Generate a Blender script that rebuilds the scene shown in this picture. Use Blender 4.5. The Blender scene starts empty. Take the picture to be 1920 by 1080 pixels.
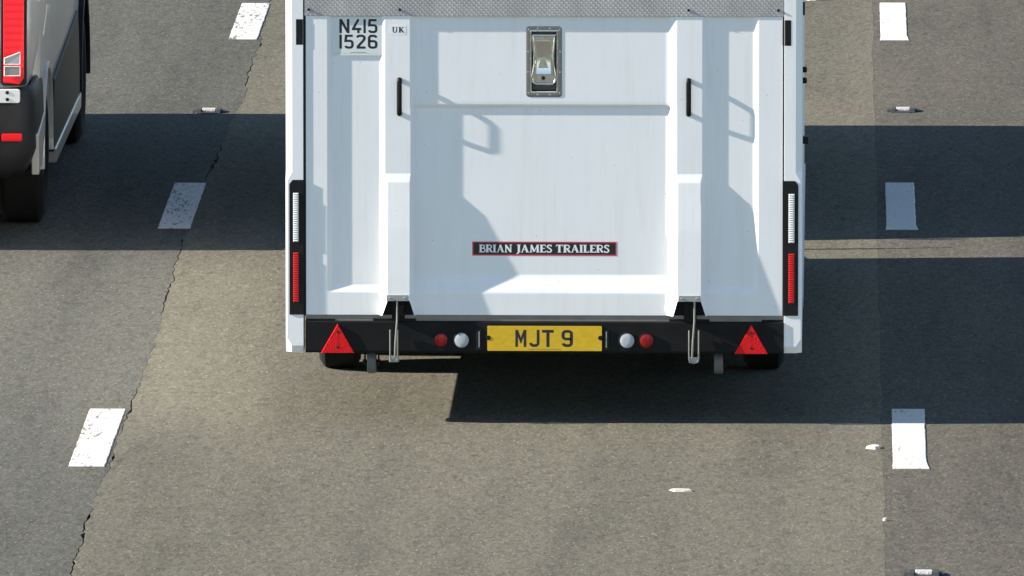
import bpy, bmesh, math, random
from mathutils import Vector, Matrix
random.seed(11)
sc = bpy.context.scene
C = sc.collection
R = math.radians
PI = math.pi

# ------------------------------------------------------------------ camera
# long telephoto from a bridge: height, pitch and yaw solved from the lane marks (2 m marks, 9 m cycle)
CAM_H = 8.9736
cd = bpy.data.cameras.new('camera'); cam = bpy.data.objects.new('camera', cd); C.objects.link(cam)
cd.sensor_width = 36.0
cd.lens = 36.0 * 28645.0 / 1920.0
cd.clip_start = 1.0; cd.clip_end = 6000.0
cam.location = (0, 0, CAM_H)
cam.rotation_euler = (R(90 - 6.9504), 0, R(1.1971))
sc.camera = cam

# ------------------------------------------------------------------ sun and sky
SUN_DIR = Vector((1.0, 0.085, -0.455)).normalized()       # direction the light travels
SUN_EL = math.asin(-SUN_DIR.z)
w = bpy.data.worlds.new('World'); sc.world = w; w.use_nodes = True
nt = w.node_tree
bg = nt.nodes['Background']
sky = nt.nodes.new('ShaderNodeTexSky'); sky.sky_type = 'NISHITA'
sky.sun_disc = False
sky.sun_elevation = SUN_EL
sky.sun_rotation = math.atan2(-SUN_DIR.x, -SUN_DIR.y)
sky.air_density = 1.0; sky.dust_density = 0.0; sky.ozone_density = 1.6
nt.links.new(sky.outputs[0], bg.inputs['Color'])
bg.inputs['Strength'].default_value = 0.075
sl = bpy.data.lights.new('sun', 'SUN'); so = bpy.data.objects.new('sun', sl); C.objects.link(so)
sl.energy = 5.0; sl.angle = R(0.4); sl.color = (1.0, 0.93, 0.83)
so.rotation_euler = SUN_DIR.to_track_quat('-Z', 'Y').to_euler()
so.location = (-20, 60, 20)
sc.view_settings.view_transform = 'Standard'
sc.view_settings.look = 'None'
sc.view_settings.exposure = 1.58
sc.view_settings.gamma = 1.0

# ------------------------------------------------------------------ materials
def mat(name, col, rough=0.5, metal=0.0, coat=0.0, spec=0.5, emit=None):
    m = bpy.data.materials.new(name); m.use_nodes = True
    b = m.node_tree.nodes['Principled BSDF']
    b.inputs['Base Color'].default_value = (*col, 1)
    b.inputs['Roughness'].default_value = rough
    b.inputs['Metallic'].default_value = metal
    b.inputs['Coat Weight'].default_value = coat
    b.inputs['Specular IOR Level'].default_value = spec
    return m

def N(m, t, **kw):
    n = m.node_tree.nodes.new(t)
    for k, v in kw.items(): setattr(n, k, v)
    return n
def L(m, a, b): m.node_tree.links.new(a, b)
def coords(m, scale=(1, 1, 1), use='Object'):
    tc = N(m, 'ShaderNodeTexCoord'); mp = N(m, 'ShaderNodeMapping')
    mp.inputs['Scale'].default_value = scale
    L(m, tc.outputs[use], mp.inputs['Vector']); return mp.outputs['Vector']
def noise(m, vec, scale, detail=3, rough=0.5):
    n = N(m, 'ShaderNodeTexNoise'); n.inputs['Scale'].default_value = scale
    n.inputs['Detail'].default_value = detail; n.inputs['Roughness'].default_value = rough
    L(m, vec, n.inputs['Vector']); return n
def ramp(m, fac, stops):
    r = N(m, 'ShaderNodeValToRGB'); e = r.color_ramp.elements
    while len(e) < len(stops): e.new(0.5)
    for i, (p, c) in enumerate(stops):
        e[i].position = p; e[i].color = (*c, 1) if len(c) == 3 else c
    L(m, fac, r.inputs['Fac']); return r.outputs['Color']
def mixc(m, fac, a, b, mode='MIX'):
    x = N(m, 'ShaderNodeMix', data_type='RGBA', blend_type=mode)
    for s, v in ((x.inputs[0], fac), (x.inputs[6], a), (x.inputs[7], b)):
        if isinstance(v, (int, float)): s.default_value = v
        elif isinstance(v, tuple): s.default_value = (*v, 1)
        else: L(m, v, s)
    return x.outputs[2]
def bump(m, h, strength, dist):
    b = N(m, 'ShaderNodeBump'); b.inputs['Strength'].default_value = strength
    b.inputs['Distance'].default_value = dist
    L(m, h, b.inputs['Height']); L(m, b.outputs['Normal'], m.node_tree.nodes['Principled BSDF'].inputs['Normal'])
def base(m): return m.node_tree.nodes['Principled BSDF']

def asphalt(name, col, warm, seed):
    m = mat(name, col, 1.0, spec=0.02)
    v = coords(m, (1, 0.34, 1))
    tcm = N(m, 'ShaderNodeMapping'); tcm.inputs['Location'].default_value = (seed, seed * 2.3, 0)
    L(m, v, tcm.inputs['Vector']); v = tcm.outputs['Vector']
    v2 = coords(m, (1, 0.06, 1))
    dark = tuple(c * 0.78 for c in col); light = tuple(min(1, c * 1.18) for c in warm)
    vo = N(m, 'ShaderNodeTexVoronoi'); vo.inputs['Scale'].default_value = 105; L(m, v, vo.inputs['Vector'])
    bw = N(m, 'ShaderNodeRGBToBW'); L(m, vo.outputs['Color'], bw.inputs[0])
    c1 = ramp(m, bw.outputs[0], [(0.12, dark), (0.38, col), (0.62, col), (0.9, light)])
    hs = N(m, 'ShaderNodeHueSaturation'); hs.inputs['Saturation'].default_value = 0.16; hs.inputs['Value'].default_value = 1.0
    vc = N(m, 'ShaderNodeTexVoronoi'); vc.inputs['Scale'].default_value = 42; L(m, v, vc.inputs['Vector']); L(m, vc.outputs['Color'], hs.inputs['Color'])
    gm = N(m, 'ShaderNodeMix', data_type='RGBA', blend_type='ADD'); gm.inputs[0].default_value = 1.0; gm.inputs[7].default_value = (0.48, 0.48, 0.48, 1); L(m, hs.outputs[0], gm.inputs[6])
    c1 = mixc(m, 0.36, c1, gm.outputs[2], 'MULTIPLY')
    n1 = noise(m, v, 60, 4, 0.7)
    c2 = mixc(m, 0.4, c1, ramp(m, n1.outputs[0], [(0.3, (0.72,) * 3), (0.5, (1.0,) * 3), (0.72, (1.28,) * 3)]), 'MULTIPLY')
    n2 = noise(m, v2, 1.6, 4, 0.6)          # wear and traffic film drawn out along the lane
    c3 = mixc(m, 0.8, c2, ramp(m, n2.outputs[0], [(0.3, (0.8, 0.8, 0.81)), (0.55, (1.0,) * 3), (0.75, (1.14, 1.12, 1.07))]), 'MULTIPLY')
    # oil drips down the middle of the lanes and rubber in the wheel tracks
    v3 = coords(m, (1.0, 0.11, 1)); n3 = noise(m, v3, 2.6, 5, 0.65)
    c3 = mixc(m, 0.75, c3, ramp(m, n3.outputs[0], [(0.28, (0.70, 0.70, 0.72)), (0.46, (1.0,) * 3), (0.8, (1.06, 1.05, 1.03))]), 'MULTIPLY')
    vo2 = N(m, 'ShaderNodeTexVoronoi'); vo2.inputs['Scale'].default_value = 60; L(m, v, vo2.inputs['Vector'])
    bw2 = N(m, 'ShaderNodeRGBToBW'); L(m, vo2.outputs['Color'], bw2.inputs[0])
    mt = N(m, 'ShaderNodeMath', operation='LESS_THAN'); L(m, vo2.outputs['Distance'], mt.inputs[0]); mt.inputs[1].default_value = 0.22
    mg = N(m, 'ShaderNodeMath', operation='GREATER_THAN'); L(m, bw2.outputs[0], mg.inputs[0]); mg.inputs[1].default_value = 0.80
    mm = N(m, 'ShaderNodeMath', operation='MULTIPLY'); L(m, mt.outputs[0], mm.inputs[0]); L(m, mg.outputs[0], mm.inputs[1])
    c4 = mixc(m, mm.outputs[0], c3, tuple(min(0.6, c * 2.1) for c in warm))  # sparse bright shards: stone glints painted into the base colour
    L(m, c4, base(m).inputs['Base Color'])
    bump(m, n1.outputs[0], 0.35, 0.006)
    return m

M = {}
M['asphalt_mid'] = asphalt('asphalt_mid', (0.110, 0.103, 0.082), (0.120, 0.111, 0.085), 3.1)
M['asphalt_left'] = asphalt('asphalt_left', (0.082, 0.081, 0.071), (0.094, 0.092, 0.079), 17.7)
M['asphalt_right'] = asphalt('asphalt_right', (0.086, 0.080, 0.067), (0.100, 0.092, 0.075), 41.3)
M['tar'] = mat('tar', (0.018, 0.018, 0.018), 0.9)
m = mat('grass', (0.06, 0.09, 0.03), 0.95); M['grass'] = m
L(m, ramp(m, noise(m, coords(m), 3.0, 5).outputs[0], [(0.3, (0.04, 0.07, 0.02)), (0.7, (0.10, 0.12, 0.05))]), base(m).inputs['Base Color'])

def paint(name, worn):
    m = mat(name, (0.72, 0.70, 0.64), 0.75, spec=0.3)
    v = coords(m, (1, 0.14, 1))
    n = noise(m, v, 62, 4, 0.6); nb = noise(m, v, 7, 3)
    s = N(m, 'ShaderNodeMath', operation='MULTIPLY_ADD'); L(m, nb.outputs[0], s.inputs[0]); s.inputs[1].default_value = 0.5; L(m, n.outputs[0], s.inputs[2])
    c = ramp(m, s.outputs[0], [(worn - 0.03, (0.13, 0.125, 0.12)), (worn + 0.03, (0.46, 0.445, 0.41)), (0.9, (0.52, 0.50, 0.46))])
    L(m, c, base(m).inputs['Base Color']); bump(m, n.outputs[0], 0.2, 0.004); return m
M['paint_worn'] = paint('paint_worn', 0.635)
M['paint'] = paint('paint', 0.53)

def gelcoat(name, col, rough=0.35):
    m = mat(name, col, rough, spec=0.45)
    v = coords(m)
    n = noise(m, v, 2.2, 4, 0.6); n2 = noise(m, coords(m, (9, 9, 0.8)), 3.0, 4, 0.6)
    c = mixc(m, 0.9, tuple(col), ramp(m, n.outputs[0], [(0.3, (0.95, 0.955, 0.96)), (0.7, (1.0,) * 3)]), 'MULTIPLY')
    c = mixc(m, 0.2, c, ramp(m, n2.outputs[0], [(0.28, (0.93, 0.925, 0.915)), (0.6, (1.0,) * 3)]), 'MULTIPLY')
    L(m, c, base(m).inputs['Base Color'])
    vs_ = N(m, 'ShaderNodeTexVoronoi'); vs_.inputs['Scale'].default_value = 17; L(m, v, vs_.inputs['Vector'])
    lt_ = N(m, 'ShaderNodeMath', operation='LESS_THAN'); L(m, vs_.outputs['Distance'], lt_.inputs[0]); lt_.inputs[1].default_value = 0.035
    c = mixc(m, lt_.outputs[0], c, (0.30, 0.28, 0.25))
    fl = noise(m, coords(m, (14, 14, 1.1)), 2.0, 5, 0.7)
    c = mixc(m, 0.55, c, ramp(m, fl.outputs[0], [(0.25, (0.88, 0.87, 0.85)), (0.48, (1.0,) * 3)]), 'MULTIPLY')
    L(m, c, base(m).inputs['Base Color'])
    L(m, ramp(m, n.outputs[0], [(0.3, (rough + 0.12,) * 3), (0.7, (rough - 0.06,) * 3)]), base(m).inputs['Roughness'])
    nb = noise(m, v, 6.0, 2); bump(m, nb.outputs[0], 0.02, 0.01)
    return m
M['white'] = gelcoat('white_gelcoat', (0.85, 0.85, 0.845))
M['white_side'] = gelcoat('white_panel', (0.80, 0.80, 0.80), 0.3)
def dusty(name, col, rough, dust, amt):
    m = mat(name, col, rough, spec=0.2)
    n = noise(m, coords(m), 7.0, 6, 0.65)
    L(m, ramp(m, n.outputs[0], [(0.42, col), (0.8, tuple(col[i] * (1 - amt) + dust[i] * amt for i in range(3)))]), base(m).inputs['Base Color'])
    return m
M['black'] = dusty('black_steel', (0.0045, 0.0045, 0.005), 0.6, (0.02, 0.019, 0.017), 0.5)
M['black_plastic'] = dusty('black_plastic', (0.008, 0.008, 0.009), 0.5, (0.03, 0.029, 0.027), 0.4)
M['rubber'] = dusty('rubber', (0.008, 0.008, 0.008), 0.9, (0.025, 0.024, 0.022), 0.5)
M['seal'] = mat('seal', (0.012, 0.010, 0.014), 0.7)
M['ledge'] = dusty('ledge_metal', (0.24, 0.215, 0.185), 0.6, (0.12, 0.105, 0.09), 0.7)
M['steel'] = mat('polished_steel', (0.72, 0.72, 0.72), 0.2, 1.0)
m = M['steel']; L(m, ramp(m, noise(m, coords(m), 60, 3).outputs[0], [(0.3, (0.12,) * 3), (0.7, (0.24,) * 3)]), base(m).inputs['Roughness'])
M['dull_steel'] = mat('dull_steel', (0.26, 0.245, 0.235), 0.4, 0.9)
M['rod'] = mat('rod_steel', (0.30, 0.30, 0.29), 0.35, 0.9)
M['galv'] = dusty('galvanised', (0.42, 0.43, 0.43), 0.45, (0.25, 0.24, 0.22), 0.6); base(M['galv']).inputs['Metallic'].default_value = 0.6
m = mat('tread_aluminium', (0.34, 0.345, 0.35), 0.5, 0.35); M['tread'] = m
L(m, ramp(m, noise(m, coords(m, (1, 1, 0.5)), 9, 5, 0.7).outputs[0], [(0.3, (0.36, 0.355, 0.34)), (0.7, (0.50, 0.49, 0.465))]), base(m).inputs['Base Color'])
M['yellow'] = mat('plate_yellow', (0.66, 0.44, 0.025), 0.4)
m = M['yellow']; L(m, ramp(m, noise(m, coords(m, (4, 4, 9)), 6, 5, 0.7).outputs[0], [(0.3, (0.60, 0.37, 0.012)), (0.65, (0.74, 0.47, 0.016))]), base(m).inputs['Base Color'])
M['plate_white'] = mat('plate_white', (0.70, 0.73, 0.71), 0.4)
M['ink'] = mat('plate_ink', (0.012, 0.011, 0.022), 0.5)
M['sign_red'] = mat('sign_red', (0.50, 0.05, 0.09), 0.4)
M['sign_black'] = mat('sign_black', (0.012, 0.010, 0.012), 0.4)
M['sign_white'] = mat('sign_white', (0.80, 0.82, 0.83), 0.4)
m = mat('red_reflector', (0.66, 0.02, 0.02), 0.45, spec=0.15); M['reflector'] = m
vo = N(m, 'ShaderNodeTexVoronoi'); vo.inputs['Scale'].default_value = 160; L(m, coords(m), vo.inputs['Vector'])
L(m, ramp(m, vo.outputs['Distance'], [(0.0, (0.80, 0.016, 0.018)), (0.8, (0.58, 0.008, 0.012))]), base(m).inputs['Base Color']); bump(m, vo.outputs['Distance'], 0.4, 0.003)
def lens(name, a, b, sc_):
    m = mat(name, a, 0.3, coat=0.12, spec=0.3)
    v = coords(m); wv = N(m, 'ShaderNodeTexWave', wave_type='BANDS', bands_direction='X'); wv.inputs['Scale'].default_value = sc_
    L(m, v, wv.inputs['Vector'])
    L(m, ramp(m, wv.outputs[0], [(0.2, a), (0.8, b)]), base(m).inputs['Base Color']); bump(m, wv.outputs[0], 0.25, 0.002); return m
M['red_lens'] = lens('red_lens', (0.28, 0.007, 0.008), (0.18, 0.004, 0.005), 60)
M['clear_lens'] = lens('clear_lens', (0.46, 0.49, 0.52), (0.32, 0.35, 0.38), 60)
M['van_red'] = mat('van_lamp_red', (0.62, 0.016, 0.028), 0.3, coat=0.15, spec=0.25)
m = M['van_red']; wv = N(m, 'ShaderNodeTexWave', wave_type='BANDS', bands_direction='Z'); wv.inputs['Scale'].default_value = 9; L(m, coords(m), wv.inputs['Vector'])
L(m, ramp(m, wv.outputs[0], [(0.1, (0.60, 0.008, 0.012)), (0.6, (0.74, 0.012, 0.018))]), base(m).inputs['Base Color'])
M['lamp_grey'] = mat('van_lamp_clear', (0.30, 0.28, 0.27), 0.15, 0.3, coat=0.5)
M['led_red'] = mat('led_red', (0.50, 0.012, 0.012), 0.25, coat=0.4)
M['led_clear'] = mat('led_clear', (0.62, 0.63, 0.62), 0.25, coat=0.4)
m = mat('silver_paint', (0.30, 0.30, 0.295), 0.4, 0.3, coat=0.4); M['silver'] = m
L(m, ramp(m, noise(m, coords(m), 5, 5, 0.65).outputs[0], [(0.3, (0.40, 0.39, 0.37)), (0.7, (0.48, 0.47, 0.45))]), base(m).inputs['Base Color'])
M['grey_plastic'] = dusty('grey_plastic', (0.012, 0.012, 0.013), 0.55, (0.04, 0.038, 0.035), 0.4)
M['car_paint'] = mat('car_paint', (0.03, 0.035, 0.045), 0.25, 0.3, coat=0.8)
M['glass'] = mat('dark_glass', (0.012, 0.014, 0.016), 0.06, coat=0.5)
M['alloy'] = mat('alloy', (0.5, 0.5, 0.51), 0.3, 0.9)
M['stud_iron'] = mat('stud_iron', (0.025, 0.024, 0.024), 0.7)
M['stud_white'] = mat('stud_white', (0.46, 0.40, 0.37), 0.35, coat=0.3)
M['hinge_grey'] = mat('hinge_grey', (0.60, 0.60, 0.58), 0.4)
M['chip'] = mat('pale_chip', (0.50, 0.47, 0.40), 0.6)

# ------------------------------------------------------------------ mesh helpers
class MB:
    def __init__(s): s.v = []; s.f = []
    def add(s, vs, fs):
        o = len(s.v); s.v += [tuple(p) for p in vs]; s.f += [tuple(i + o for i in f) for f in fs]
    def box(s, x0, x1, y0, y1, z0, z1):
        s.add([(x0,y0,z0),(x1,y0,z0),(x1,y1,z0),(x0,y1,z0),(x0,y0,z1),(x1,y0,z1),(x1,y1,z1),(x0,y1,z1)],
              [(0,3,2,1),(4,5,6,7),(0,1,5,4),(1,2,6,5),(2,3,7,6),(3,0,4,7)])
    def prism_xz(s, pts, y0, y1):
        n = len(pts)
        s.add([(x, y0, z) for x, z in pts] + [(x, y1, z) for x, z in pts],
              [tuple(range(n)), tuple(range(2*n-1, n-1, -1))] + [(i, i+n, (i+1) % n + n, (i+1) % n) for i in range(n)])
    def prism_yz(s, pts, x0, x1):
        n = len(pts)
        s.add([(x0, y, z) for y, z in pts] + [(x1, y, z) for y, z in pts],
              [tuple(range(n)), tuple(range(2*n-1, n-1, -1))] + [(i, i+n, (i+1) % n + n, (i+1) % n) for i in range(n)])
    def tube(s, path, r, n=10, cap=True):
        P = [Vector(p) for p in path]; rings = []; ref = None
        for i, p in enumerate(P):
            t = (P[min(i+1, len(P)-1)] - P[max(i-1, 0)]).normalized()
            if ref is None: ref = t.orthogonal().normalized()
            ref = (ref - t * ref.dot(t)).normalized(); b = t.cross(ref)
            rr = r[i] if isinstance(r, (list, tuple)) else r
            rings.append([p + (ref * math.cos(a) + b * math.sin(a)) * rr for a in [2*PI*k/n for k in range(n)]])
        vs = [q for g in rings for q in g]; fs = []
        for i in range(len(P)-1):
            for k in range(n):
                fs.append((i*n+k, i*n+(k+1) % n, (i+1)*n+(k+1) % n, (i+1)*n+k))
        if cap: fs += [tuple(range(n-1, -1, -1)), tuple((len(P)-1)*n + k for k in range(n))]
        s.add(vs, fs)
    def lathe(s, prof, origin, axis='x', n=32, cap=True):
        o = Vector(origin); vs = []; m = len(prof)
        for k in range(n):
            a = 2*PI*k/n; c, sn = math.cos(a), math.sin(a)
            for t, r in prof:
                if axis == 'x': q = Vector((t, r*c, r*sn))
                elif axis == 'y': q = Vector((r*c, t, r*sn))
                else: q = Vector((r*c, r*sn, t))
                vs.append(o + q)
        fs = [(k*m+i, k*m+i+1, ((k+1) % n)*m+i+1, ((k+1) % n)*m+i) for k in range(n) for i in range(m-1)]
        if cap: fs += [tuple(k*m for k in range(n)), tuple(k*m+m-1 for k in range(n-1, -1, -1))]
        s.add(vs, fs)
    def build(s, name, material, parent=None, bevel=0, smooth=False, loc=None):
        me = bpy.data.meshes.new(name); me.from_pydata(s.v, [], s.f); me.update()
        bm = bmesh.new(); bm.from_mesh(me); bmesh.ops.recalc_face_normals(bm, faces=bm.faces)
        if bevel:
            ed = [e for e in bm.edges if len(e.link_faces) == 2 and e.calc_face_angle(0) > 0.5]
            bmesh.ops.bevel(bm, geom=ed, offset=bevel, segments=2, affect='EDGES', profile=0.6)
        bm.to_mesh(me); bm.free()
        if smooth: 
            me.set_sharp_from_angle(angle=R(38))
            for p in me.polygons: p.use_smooth = True
        me.materials.append(material)
        o = bpy.data.objects.new(name, me); C.objects.link(o)
        if parent: o.parent = parent
        if loc: o.location = loc
        return o
def empty(name, loc, label, cat, group=None, rz=0):
    o = bpy.data.objects.new(name, None); C.objects.link(o); o.location = loc; o.rotation_euler = (0, 0, rz)
    tag(o, label, cat, group); return o
def tag(o, label, cat, group=None):
    o['label'] = label; o['category'] = cat
    if group: o['group'] = group
    return o
def box(name, material, parent, *a, bevel=0): 
    b = MB(); b.box(*a); return b.build(name, material, parent, bevel)
def rrect(x0, x1, z0, z1, r, n=5):
    pts = []
    for cx, cz, a0 in ((x1-r, z1-r, 0), (x0+r, z1-r, 90), (x0+r, z0+r, 180), (x1-r, z0+r, 270)):
        for k in range(n+1):
            a = R(a0 + 90*k/n); pts.append((cx + r*math.cos(a), cz + r*math.sin(a)))
    return pts

# ------------------------------------------------------------------ ground and road
def sheet(name, x0, x1, y0, y1, z, material):
    b = MB(); b.add([(x0,y0,z),(x1,y0,z),(x1,y1,z),(x0,y1,z)], [(0,1,2,3)])
    o = b.build(name, material); o['kind'] = 'structure'; return o
sheet('ground', -2500, 2500, -2500, 3500, -0.12, M['grass'])
sheet('road_base', -11.5, 12.5, -300, 900, -0.018, M['tar'])

def ragged(y0, y1, step, base_x, amp, seed):
    rnd = random.Random(seed); pts = []; y = y0; d = 0
    while y < y1:
        d = d * 0.72 + rnd.uniform(-amp, amp) * 0.6
        pts.append((base_x(y) + d + (rnd.uniform(-amp, amp) if rnd.random() < 0.25 else 0), y)); y += step * rnd.uniform(0.5, 1.5)
    pts.append((base_x(y1), y1)); return pts
def joint_x(y):       # the worn joint wanders a little beside the lane marks
    return -3.190 + 0.012 * math.sin(y * 0.55) - 0.018 * math.exp(-((y - 75) / 3.0) ** 2) + 0.02 * math.exp(-((y - 63.5) / 2.0) ** 2)
edge = ragged(50, 100, 0.09, joint_x, 0.014, 5)
rnd = random.Random(8)
gap = []; g = 0.006
for (x, y) in edge:
    g = 0.8 * g + 0.2 * rnd.uniform(0.0, 0.03) ; worn = 0.6 + 0.5 * math.sin(y * 1.3) + 0.4 * math.sin(y * 3.1 + 1)
    gap.append(max(0.0012, g * max(0.05, worn) * 0.36 + (0.012 if rnd.random() < 0.07 else 0)))
def lane(name, left, right, material):
    """left and right: polylines of (x, y) with the same count; edges dip into the joint"""
    b = MB(); n = len(left); vs = []
    for (xl, yl), (xr, yr) in zip(left, right):
        vs += [(xl, yl, -0.016), (xl, yl, 0.0), (xr, yr, 0.0), (xr, yr, -0.016)]
    fs = []
    for i in range(n-1):
        for k in range(3): fs.append((i*4+k, i*4+k+1, (i+1)*4+k+1, (i+1)*4+k))
    b.add(vs, fs); o = b.build(name, material); o['kind'] = 'structure'; return o
far = [(-3.19, -300)], [(-3.19, 900)]
le = far[0] + [(x - gp * 0.4, y) for (x, y), gp in zip(edge, gap)] + far[1]
me_ = far[0] + [(x + gp * 0.6, y) for (x, y), gp in zip(edge, gap)] + far[1]
lane('road_lane', [(-6.95, y) for x, y in le], le, M['asphalt_left'])
re = ragged(50, 100, 0.25, lambda y: 0.243, 0.006, 9)
re = [(0.243, -300)] + re + [(0.243, 900)]
def resample(poly, ys):
    out = []; j = 0
    for y in ys:
        while j < len(poly) - 2 and poly[j+1][1] < y: j += 1
        (xa, ya), (xb, yb) = poly[j], poly[j+1]; t = (y - ya) / (yb - ya)
        out.append((xa + (xb - xa) * t, y))
    return out
lane('road_lane', me_, resample(re, [y for x, y in me_]), M['asphalt_mid'])
lane('road_lane', [(x + 0.0008, y) for x, y in re], [(4.1, y) for x, y in re], M['asphalt_right'])
lane('road_lane', [(4.104, -300), (4.104, 900)], [(7.8, -300), (7.8, 900)], M['asphalt_left'])
lane('hard_shoulder', [(-10.4, -300), (-10.4, 900)], [(-6.954, -300), (-6.954, 900)], M['asphalt_right'])

def dash(x0, x1, y0, y1, material, label, group, flare=0):
    rnd = random.Random(int(y0 * 10 + x0 * 100)); L_, R_ = [], []
    n = 40
    for i in range(n + 1):
        y = y0 + (y1 - y0) * i / n
        fl = flare * max(0, 1 - i / 5.0)
        L_.append((x0 - fl * 0.3 + rnd.uniform(-.0012, .0012), y)); R_.append((x1 + fl + rnd.uniform(-.0018, .0018), y))
    b = MB(); vs = []
    for (a, y), (c, _) in zip(L_, R_): vs += [(a, y, 0.0006), (a + .003, y, 0.004), (c - .003, y, 0.004), (c, y, 0.0006)]
    b.add(vs, [(i*4+k, i*4+k+1, i*4+k+5, i*4+k+4) for i in range(n) for k in range(3)] + [(0, 1, 2, 3), (n*4+3, n*4+2, n*4+1, n*4)])
    o = b.build('lane_mark', material); tag(o, label, 'lane mark', group); return o
GL, GR = 'worn lane marks beside the crack', 'clean lane marks of the right line'
lm_l = {67.0: 'chipped white lane mark beside the cracked joint, level with shadow tip of trailer',
        76.02: 'chipped white lane mark lying in shadow between grey van and trailer',
        85.05: 'chipped white lane mark beside the joint, in sun ahead of the grey van'}
for k in range(0, 3):
    y = 67.0 + 9.02 * k; y = {67.02: 67.0}.get(y, y); key = min(lm_l, key=lambda q: abs(q - y))
    lab = lm_l[key] if abs(key - y) < 0.3 else 'chipped white lane mark further along the cracked joint'
    dash(-3.366, -3.204, y, y + 1.98, M['paint_worn'], lab, GL)
lm_r = {67.0: 'clean white lane mark crossed by the edge of trailer shadow',
        76.05: 'clean white lane mark lying wholly in shadow right of trailer',
        85.08: 'clean white lane mark on sunlit road beyond the right road stud'}
for k in range(0, 3):
    y = 67.0 + 9.035 * k; key = min(lm_r, key=lambda q: abs(q - y))
    lab = lm_r[key] if abs(key - y) < 0.3 else 'clean white lane mark further along the right line'
    dash(0.287, 0.436, y, y + 2.05, M['paint'], lab, GR, 0.012)

def road_stud(x, y, label):
    t = empty('road_stud', (x, y, 0), label, 'road stud', 'reflecting road studs on the lane lines')
    b = MB()
    # iron casting: low rounded body with two shoulders and a slot
    for sx in (-1, 1):
        b.prism_yz([(-.085, .0015), (-.05, .018), (.05, .018), (.085, .0015)], sx*.052 - .012, sx*.052 + .012)
        b.prism_yz([(-.05, .0012), (-.03, .012), (.03, .012), (.05, .0012)], sx*.075 - .012, sx*.075 + .012)
    b.prism_yz([(-.10, .001), (-.085, .006), (.085, .006), (.10, .001)], -.04, .04)
    b.build('casting', M['stud_iron'], t, 0.002)
    b = MB(); b.prism_yz([(-.036, .006), (-.028, .020), (.028, .020), (.036, .006)], -.036, .036)
    b.build('insert', M['stud_white'], t, 0.003)
    for sx in (-1, 1):
        b = MB(); b.lathe([(-.0395, .0045), (-.036, .0055)], (sx*.018, 0, .0125), 'y', 12)
        b.build('glass_bead', M['led_clear'], t, 0, True)
road_stud(0.395, 81.48, 'road stud on the right line in sun, just beyond the shadow edge')
road_stud(0.402, 63.66, 'road stud on the right line this side of the half shaded mark')
road_stud(-3.325, 81.36, 'road stud at the shadow edge between grey van and trailer')

def chip(x, y, sx, sy, h, rot, label):
    rnd = random.Random(int(x * 1000)); n = 9; pts = []
    for k in range(n):
        a = 2*PI*k/n; r = rnd.uniform(.75, 1.15); pts.append((sx*r*math.cos(a), sy*r*math.sin(a)))
    b = MB(); vs = [(p[0], p[1], .0005) for p in pts] + [(p[0]*.8, p[1]*.8, h*rnd.uniform(.7, 1.2)) for p in pts]
    b.add(vs, [tuple(range(n-1, -1, -1)), tuple(range(n, 2*n))] + [(i, (i+1) % n, (i+1) % n + n, i+n) for i in range(n)])
    o = b.build('paint_flake', M['chip'], None, 0, False, (x, y, 0)); o.rotation_euler.z = rot
    tag(o, label, 'debris'); return o
chip(0.197, 67.72, 0.036, 0.05, 0.012, 0.1, 'small pale flake on the road beside the half shaded mark')
chip(-0.64, 66.27, 0.058, 0.035, 0.010, 0, 'pale flat flake lying alone in the middle of the lane')
chip(-0.088, 87.30, 0.052, 0.04, 0.030, 0, 'white scrap on the sunlit road beyond the trailer, right of it')
chip(0.245, 65.33, 0.010, 0.012, 0.012, 0, 'tiny bright shard on the asphalt beside the right line')

# ------------------------------------------------------------------ lettering
def arc(cx, cy, r, a0, a1, n=6): return [(cx + r*math.cos(R(a0 + (a1-a0)*k/n)), cy + r*math.sin(R(a0 + (a1-a0)*k/n))) for k in range(n+1)]
def stroke(pts, wd):
    """flat strip of width wd round a centre line, mitred"""
    n = len(pts); Lp, Rp = [], []
    for i in range(n):
        p = Vector(pts[i]); a = (p - Vector(pts[i-1])).normalized() if i else None; b = (Vector(pts[i+1]) - p).normalized() if i < n-1 else None
        if a is None: a = b
        if b is None: b = a
        na, nb = Vector((-a.y, a.x)), Vector((-b.y, b.x)); mm = (na + nb)
        mm = mm.normalized() if mm.length > 1e-6 else na
        k = min(2.2, 1 / max(.35, mm.dot(na))); ww = wd[i] if isinstance(wd, (list, tuple)) else wd
        Lp.append(p + mm*k*ww/2); Rp.append(p - mm*k*ww/2)
    return [[(Lp[i].x, Lp[i].y), (Rp[i].x, Rp[i].y), (Rp[i+1].x, Rp[i+1].y), (Lp[i+1].x, Lp[i+1].y)] for i in range(n-1)]
S = .165; h = S/2
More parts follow.
